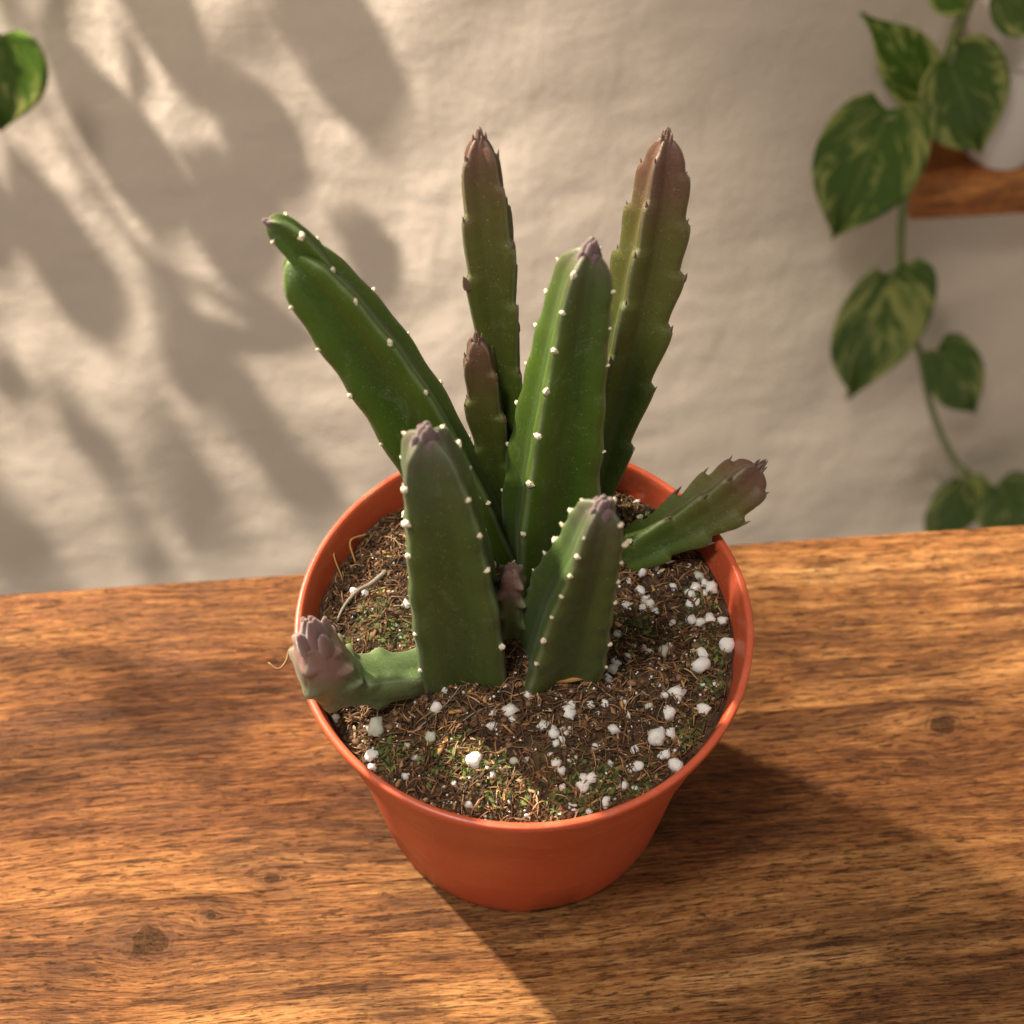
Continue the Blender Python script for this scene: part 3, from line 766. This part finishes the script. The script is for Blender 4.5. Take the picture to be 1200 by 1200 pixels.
chip('dry_leaf_flake', on(-0.0175, -0.0265, 0.0012), (1, 0.1, 0.1), 0.0035, 0.0014, 0.0003, MAT['straw'])
V, F = tube([on(0.0135, -0.0130, -0.001), on(0.0120, -0.0110, 0.002), on(0.0100, -0.0090, 0.0045), on(0.0085, -0.0083, 0.0055)], 0.0010, 0.0008, 7, 14)
mesh_obj('dry_stalk', V, F, MAT['straw'], soil)
V, F = tube([on(-0.0502, 0.0035, 0.001), on(-0.0481, 0.0078, 0.0026), on(-0.0445, 0.0112, 0.0028), on(-0.0415, 0.0135, 0.0030), on(-0.0375, 0.0178, 0.002)], 0.0003, 0.0007, 6, 20)
mesh_obj('grey_twig', V, F, MAT['twig'], soil)
V, F = tube([(-0.0475, -0.0095, 0.0850 - 0.08), (-0.0545, -0.0090, 0.0925 - 0.08), (-0.0595, -0.0112, 0.0950 - 0.08), (-0.0606, -0.0150, 0.0945 - 0.08), (-0.0625, -0.0172, 0.0940 - 0.08), (-0.0652, -0.0155, 0.0945 - 0.08)], 0.00045, 0.00028, 5, 30)
mesh_obj('dry_root', V, F, MAT['bark'], soil)
for (pts, rr) in ((((-0.0500, 0.0290), (-0.0520, 0.0235), (-0.0495, 0.0180)), 0.0003), (((-0.0440, 0.0330), (-0.0480, 0.0290), (-0.0465, 0.0240)), 0.0004), (((-0.022, -0.034), (-0.013, -0.027), (-0.006, -0.025)), 0.0002), (((-0.028, -0.031), (-0.020, -0.025), (-0.016, -0.020)), 0.0002)):
    V, F = tube([on(x, y, 0.0012 + (0.004 if i == 1 and x < -0.045 else 0)) for i, (x, y) in enumerate(pts)], rr, rr * 0.6, 5, 16)
    mesh_obj('dry_root', V, F, MAT['straw'] if rr > 0.00025 else MAT['twig'], soil)

# ------------------------------------------------------------------ the succulent
plant = empty('succulent', (0, 0, 0.08))
tag(plant, 'green four-ribbed succulent with cream-toothed finger stems in the orange pot', 'succulent')
POFF = np.array([0, 0, -0.08])

def tooth_mesh(kind, seed):
    r = random.Random(seed); jit = 0.06 if kind in ('knob', 'petal') else (0.32 if kind == 'stub' else 0.15)
    if kind == 'stub':
        prof = [(0.50, -0.25), (0.46, 0.15), (0.34, 0.50), (0.22, 0.80)]
    elif kind == 'petal':
        prof = [(0.40, -0.6), (0.50, 0.0), (0.36, 0.55), (0.15, 1.0)]
    elif kind == 'scale':
        prof = [(0.50, -0.5), (0.52, 0.0), (0.36, 0.6), (0.17, 1.15)]
    else:
        prof = [(0.42, -0.45), (0.58, 0.05), (0.50, 0.55), (0.26, 0.92)]
    V, F = [], []; n = 8 if kind in ('knob', 'petal') else 6
    for j, (q, z) in enumerate(prof):
        for k in range(n):
            a = 2 * math.pi * k / n
            V.append((q * math.cos(a) * r.uniform(1 - jit, 1 + jit), q * math.sin(a) * r.uniform(1 - jit, 1 + jit), z + r.uniform(-0.05, 0.05)))
    tipx = r.uniform(-0.2, 0.2)
    V.append((tipx, 0, prof[-1][1] + (0.12 if kind != 'scale' else 0.38)))
    for j in range(3):
        for k in range(n):
            k2 = (k + 1) % n
            F.append((j * n + k, j * n + k2, j * n + n + k2, j * n + n + k))
    for k in range(n):
        F.append((3 * n + k, 3 * n + (k + 1) % n, 4 * n))
    return V, F
def tooth_data(kind, mat, name, count=7):
    out = []
    for i in range(count):
        V, F = tooth_mesh(kind, i * 17 + len(kind))
        me = bpy.data.meshes.new(name); me.from_pydata(V, [], F)
        me.polygons.foreach_set('use_smooth', [kind != 'stub'] * len(F)); me.materials.append(mat)
        out.append(me)
    return out
TEETH = {'stub': tooth_data('stub', MAT['tooth'], 'tooth'), 'scale': tooth_data('scale', MAT['scale_leaf'], 'scale_leaf'),
         'knob': tooth_data('knob', MAT['bud_green'], 'scale_leaf'), 'bud': tooth_data('scale', MAT['scale_leaf'], 'bud_scale'),
         'budk': tooth_data('knob', MAT['dusk'], 'bud_scale'), 'budp': tooth_data('petal', MAT['downy'], 'bud_scale'), 'budd': tooth_data('knob', MAT['downy'], 'bud_scale'), 'scalepale': tooth_data('scale', MAT['tooth'], 'tooth')}

def sstep(a, b, x):
    t = min(1, max(0, (x - a) / (b - a))); return t * t * (3 - 2 * t)

def build_stem(key, pts, rdir, n_nodes, style, mat, amp, valley=0.60, sharp=2.0, name='stem', label=None, tooth=0.0011, bud=0.0034, seed=0, twist=0.0, tipround=0.05, knob=0.0):
    r = random.Random(seed)
    N, M = 132, 56
    P, L = resample(catmull(np.array(pts), 400), N)
    X = P[:, :3] + POFF; Rr = P[:, 3]
    # a little natural waviness
    for i in range(N):
        s = i / N
        X[i] += np.array([noise.noise((s * 3, seed * 3.1, 0)), noise.noise((s * 3, seed * 3.1, 9)), 0]) * 0.0008 * s
    T = np.gradient(X, axis=0); T /= np.linalg.norm(T, axis=1)[:, None]
    # parallel transport of the first rib direction out from the middle
    mid = N // 2
    E = np.zeros((N, 3))
    e = np.array(rdir); e = e - T[mid] * (e @ T[mid]); e /= np.linalg.norm(e); E[mid] = e
    for rng in (range(mid + 1, N), range(mid - 1, -1, -1)):
        e = E[mid]
        for i in rng:
            e = e - T[i] * (e @ T[i]); e /= np.linalg.norm(e); E[i] = e
    def g(t): return n_nodes * (0.72 * t + 0.28 * t ** 3)
    offs = [r.uniform(0, 0.15), 0.5 + r.uniform(-0.1, 0.15), 0.05 + r.uniform(0, 0.2), 0.5 + r.uniform(-0.15, 0.2)]
    ribs = np.ones((N, 4))
    for j in range(4):
        for i in range(N):
            p = (g(i / (N - 1)) + offs[j]) % 1.0
            if style == 'stub':
                f = 1 - amp * (0.5 + 0.5 * math.cos(2 * math.pi * (p - 0.45)))
            elif style == 'knob':
                dd = min(p, 1 - p)
                f = 1 - amp + knob * math.exp(-(dd / 0.19) ** 2) * (1 if i < N * 0.93 else 0.3)
            else:
                f = 1 - amp * (1 - sstep(0.08, 0.95, p)) * sstep(0.0, 0.08, p)
            ribs[i, j] = f * (1 + 0.03 * noise.noise((i / N * 9, j * 4.1, seed)))
    V, F, al, rb = [], [], [], []
    surf = np.zeros((N, 4, 3))
    for i in range(N):
        t = i / (N - 1)
        b = np.cross(T[i], E[i])
        cap = math.sqrt(max(0.0, 1 - (max(0, t - (1 - tipround)) / tipround) ** 2))
        cap = max(cap, 0.02)
        tw_ = twist * (t - 0.5)
        for k in range(M):
            a = 2 * math.pi * k / M
            q = a / (math.pi / 2); j = int(q) % 4; fr = q - int(q)
            rf = ribs[i, j] * (1 - fr) + ribs[i, (j + 1) % 4] * fr
            u = (0.5 + 0.5 * math.cos(4 * a)) ** sharp
            rad = Rr[i] * cap * (valley + (rf - valley) * u) * (1 + 0.025 * noise.noise((math.cos(a) * 1.5, math.sin(a) * 1.5 + seed, t * 7)))
            p = X[i] + rad * (math.cos(a + tw_) * E[i] + math.sin(a + tw_) * b)
            V.append(p); al.append(t); rb.append(u)
            if k % (M // 4) == 0: surf[i, k // (M // 4)] = p
    for i in range(N - 1):
        for k in range(M):
            k2 = (k + 1) % M
            F.append((i * M + k, i * M + k2, (i + 1) * M + k2, (i + 1) * M + k))
    F.append(tuple((N - 1) * M + k for k in range(M)))
    o = mesh_obj(name, V, F, mat, plant)
    attr(o, 'along', al); attr(o, 'rib', rb)
    if label: o['label'] = label
    # teeth on the ribs
    for j in range(4):
        prev = None
        for i in range(4, N - 4):
            t = i / (N - 1)
            cur = math.floor(g(t) + offs[j])
            if style != 'knob' and prev is not None and cur != prev and t < 0.985:
                out_ = surf[i, j] - X[i]; ln = np.linalg.norm(out_)
                prev = cur
                if ln < 1e-5 or (style == 'stub' and r.random() < 0.10): continue
                out_ /= ln
                up = 0.45 if style == 'stub' else 3.2
                d = Vector(out_ + T[i] * (up + r.uniform(-0.2, 0.3))).normalized()
                kind = style
                if style == 'scale' and t < 0.45 and r.random() < 0.75: kind = 'stub'
                s = tooth * r.choice((r.uniform(0.55, 0.9), r.uniform(0.8, 1.3))) * (1 if kind == 'stub' else 1.0)
                s = s if t < 0.9 else s * 0.85
                w = s * (1.0 if kind != 'scale' else 0.75)
                mt = Matrix.Translation(Vector(surf[i, j]) - d * s * (0.12 if kind == 'stub' else 0.55)) @ d.to_track_quat('Z', 'Y').to_matrix().to_4x4() @ Matrix.Diagonal((w * r.uniform(0.7, 1.3), w * r.uniform(0.7, 1.5), s * (r.uniform(0.55, 1.0) if kind == 'stub' else 1.05), 1))
                share('tooth' if kind == 'stub' else 'scale_leaf', r.choice(TEETH[kind]), o, mt)
            prev = cur
    # bud scales closing the tip
    if bud <= 0: return o
    i = N - 1
    kind = 'budp' if style == 'knob' else ('budk' if style == 'stub' else 'bud')
    top = X[int(N * (1 - tipround * 0.75))]
    for j in range(8):
        a = j * math.pi / 2 + (0.4 if j < 4 else 1.15)
        b = np.cross(T[i], E[i])
        rad = math.cos(a) * E[i] + math.sin(a) * b
        q = 0.55 if j < 4 else 1.0
        d = Vector(T[i] * 1.0 + rad * (-0.10 if j < 4 else 0.12)).normalized()
        base = Vector(X[-1] - T[i] * bud * (0.25 if j < 4 else 0.75) + rad * bud * 0.36 * q)
        s = bud * (0.62 if j < 4 else 0.7) * r.uniform(0.85, 1.15)
        if style == 'knob': s *= 1.25
        mt = Matrix.Translation(base) @ d.to_track_quat('Z', 'Y').to_matrix().to_4x4() @ Matrix.Diagonal((s * 0.62, s * 0.62, s, 1))
        share('bud_scale', r.choice(TEETH[kind]), o, mt)
    return o

CFG = {
    'front':       dict(n_nodes=7.2, style='stub', mat='dusty', amp=0.045, tooth=0.0016, valley=0.62, bud=0.0058, label='thick green stem leaning slightly left with a dusky purple top'),
    'centre_tall': dict(n_nodes=8.4, style='stub', mat='green', amp=0.045, tooth=0.0016, valley=0.60, bud=0.0052),
    'back_left':   dict(n_nodes=6.4, style='scale', mat='young', valley=0.50, amp=0.17, tooth=0.0016, label='slim upright stem with reddish brown top'),
    'back_right':  dict(n_nodes=7.4, style='scale', mat='young', valley=0.48, amp=0.17, tooth=0.0016),
    'left_lean':   dict(n_nodes=6.6, style='stub', mat='greenold', bud=0, amp=0.045, tooth=0.0017, valley=0.60, label='broad dark green stem leaning out over the pot rim'),
    'left_tip':    dict(n_nodes=2.4, style='stub', mat='greentip', amp=0.05, tooth=0.0013, valley=0.62, bud=0.0022, name='stem_tip', tipround=0.10),
    'small_dark':  dict(n_nodes=4.4, style='scale', mat='young', amp=0.24, tooth=0.0014, bud=0.0030),
    'front_right': dict(n_nodes=9.0, style='stub', mat='dusty', amp=0.05, tooth=0.0013, valley=0.60, bud=0.0050),
    'right_lying': dict(n_nodes=5.0, style='scale', mat='young', amp=0.20, tooth=0.0021, bud=0.0042, label='olive stem lying outward across the rim with purple tip'),
    'tiny':        dict(n_nodes=4.2, style='knob', mat='bent', amp=0.15, knob=0.45, bud=0.0026, valley=0.7, sharp=1.6, label='tiny young shoot between the big stems'),
    'bent':        dict(n_nodes=6.0, style='knob', mat='bent', amp=0.08, knob=0.26, bud=0.0080, valley=0.88, sharp=2.2, tipround=0.10, label='downy bent stem with knobbly purple head over the rim'),
}
for si, (key, pts, rdir) in enumerate(STEMS):
    c = dict(CFG[key]); c['mat'] = MAT[c['mat']]
    build_stem(key, pts, rdir, seed=si + 1, **c)

# ------------------------------------------------------------------ variegated trailing plants
def leaf_mesh(name, base, tip, width, nrm, mat, parent, cup=0.16, droop=0.10, heart=True, org=(0, 0, 0)):
    base, tip = Vector(base) - Vector(org), Vector(tip) - Vector(org)
    ax = tip - base; L = ax.length; ax.normalize()
    nrm = Vector(nrm); nrm = (nrm - ax * nrm.dot(ax)).normalized()
    sd = ax.cross(nrm)
    NU, NW = 22, 13
    V, F, lu, lw = [], [], [], []
    for i in range(NU + 1):
        u = i / NU
        # half-width outline: rounded shoulders, drawn-out tip
        if heart: w = max(0.0, math.sin(math.pi * min(1, (u + 0.012) ** 0.56))) ** (0.66 + 0.75 * u) * 1.10
        else: w = (math.sin(math.pi * min(1, u * 0.98 + 0.02))) ** 0.8
        w = min(w, 1.12) * width / 2
        if u >= 1: w = 0.0002
        for j in range(NW):
            s = -1 + 2 * j / (NW - 1)
            back = -0.15 * L * (abs(s) ** 1.2) * max(0, 1 - u / 0.40) ** 1.2 if heart else 0   # lobes behind the stalk
            side = s * w
            hgt = cup * width * (abs(s) ** 1.3) * (1 - 0.4 * u) - droop * L * (u - 0.35) ** 2 * 2 + 0.02 * width * math.sin(7 * u + 3 * s)
            V.append(base + ax * (u * L + back) + sd * side + nrm * hgt)
            lu.append(u); lw.append(s)
    for i in range(NU):
        for j in range(NW - 1):
            a = i * NW + j
            F.append((a, a + 1, a + NW + 1, a + NW))
    o = mesh_obj(name, V, F, mat, parent)
    attr(o, 'lu', lu); attr(o, 'lw', lw)
    m = o.modifiers.new('thickness', 'SOLIDIFY'); m.thickness = 0.0006
    return o

WN = Vector((math.sin(PHI), -math.cos(PHI), 0))     # wall normal, into the room
trail = empty('trailing_plant', SHELF_VINE[1])
tag(trail, 'variegated trailing vine with heart-shaped leaves hanging off the wall shelf', 'houseplant')
TO = SHELF_VINE[1]
def rel(p, o): return tuple(a - b for a, b in zip(p, o))
V, F = tube([rel(p, TO) for p in SHELF_VINE], 0.0030, 0.0022, 8, 90)
mesh_obj('vine', V, F, MAT['vine'], trail)
tilts = [(0.6, 0.5), (-0.1, 0.7), (-0.35, 0.45), (0.1, 0.5), (0.3, 0.35), (0, 0.4), (0, 0.5), (0.2, 0.9), (0, 0.8)]
for (b, t, w), (tx, tz) in zip(SHELF_LEAVES, tilts):
    lf = leaf_mesh('leaf', b, t, w, WN + Vector((tx, 0, tz)), MAT['leaf'], trail, org=TO)
    # stalk from the vine to the leaf
    q = min((Vector(p) for p in SHELF_VINE), key=lambda p: (p - Vector(b)).length)
    q = Vector(q); bb = Vector(b)
    if (q - bb).length > 0.002:
        m = (q + bb) / 2 + Vector((0, -0.004, 0.006))
        ee = bb + (Vector(t) - bb) * 0.04
        V, F = tube([rel(q, TO), rel(m, TO), rel(ee, TO)], 0.0016, 0.0013, 6, 12)
        mesh_obj('leaf_stalk', V, F, MAT['vine'], trail)

# shelf and its pot
u0s, v0s = 0.2800, 0.4570
shelf = mesh_obj('wall_shelf', *bevel_box(u0s, u0s + 0.42, v0s, WALL - 0.004, -0.2040, -0.1698, 0.0012), m_wood('shelf_wood', (2.0, 1.75, 1.5), [], 21.3), smooth=False)
shelf.rotation_euler.z = PHI
tag(shelf, 'thick brown wooden wall shelf carrying the pale pot', 'shelf')
PU, PV = 0.2762 + 0.048 + 0.0070, 0.4775
ppos = tw(PU, PV, -0.1696)
fp = empty('flower_pot', ppos)
tag(fp, 'pale beige flower pot standing on the wall shelf', 'flower pot')
V, F = lathe([(0.0, 0.0), (0.0195, 0.0), (0.0205, 0.001), (0.0330, 0.078), (0.0335, 0.080), (0.0360, 0.0805), (0.0372, 0.083), (0.0385, 0.104), (0.0380, 0.1055), (0.0360, 0.1055), (0.0345, 0.100), (0.0320, 0.090), (0.0, 0.090)], 72)
mesh_obj('body', V, F, MAT['ceramic'], fp)

# vine with the leaves that throw the dappled shade; one leaf hangs into view
HO = (-0.40, 0.33, 0.42)
hang = empty('hanging_plant', HO)
tag(hang, 'variegated vine leaf hanging in front of the sunlit plaster', 'houseplant')
b, t, w = LEFT_LEAF
leaf_mesh('leaf', b, t, w, WN + Vector((0.2, 0, 0.5)), MAT['leaf'], hang, org=HO)
tops = {}
for i, (a, b_, w) in enumerate(SHADE_LEAVES):
    leaf_mesh('leaf', a, b_, w, WN + Vector((0, 0, 0.5)), MAT['leaf'], hang, cup=0.06, droop=0.03, heart=False, org=HO)
    A = Vector(a)
    hp = Vector((-0.40 + 0.5 * (A.x + 0.40), 0.34, 0.50))
    mid_ = (A + hp) / 2 + Vector((0.01, -0.01, 0.02))
    V, F = tube([rel(hp, HO), rel(mid_, HO), rel(A + (Vector(b_) - A) * 0.06, HO)], 0.0016, 0.0009, 5, 16)
    mesh_obj('leaf_stalk', V, F, MAT['vine'], hang)
B = Vector(LEFT_LEAF[0])
V, F = tube([rel((-0.40, 0.34, 0.50), HO), rel((-0.36, 0.37, 0.22), HO), rel((-0.30, 0.41, 0.02), HO), rel(B + Vector((0, 0, -0.002)), HO)], 0.0020, 0.0013, 6, 24)
mesh_obj('leaf_stalk', V, F, MAT['vine'], hang)
V, F = tube([rel((-0.44, 0.33, 0.495), HO), rel((-0.40, 0.34, 0.503), HO), rel((-0.30, 0.345, 0.498), HO), rel((-0.24, 0.35, 0.49), HO)], 0.0035, 0.003, 8, 20)
mesh_obj('vine', V, F, MAT['vine'], hang)
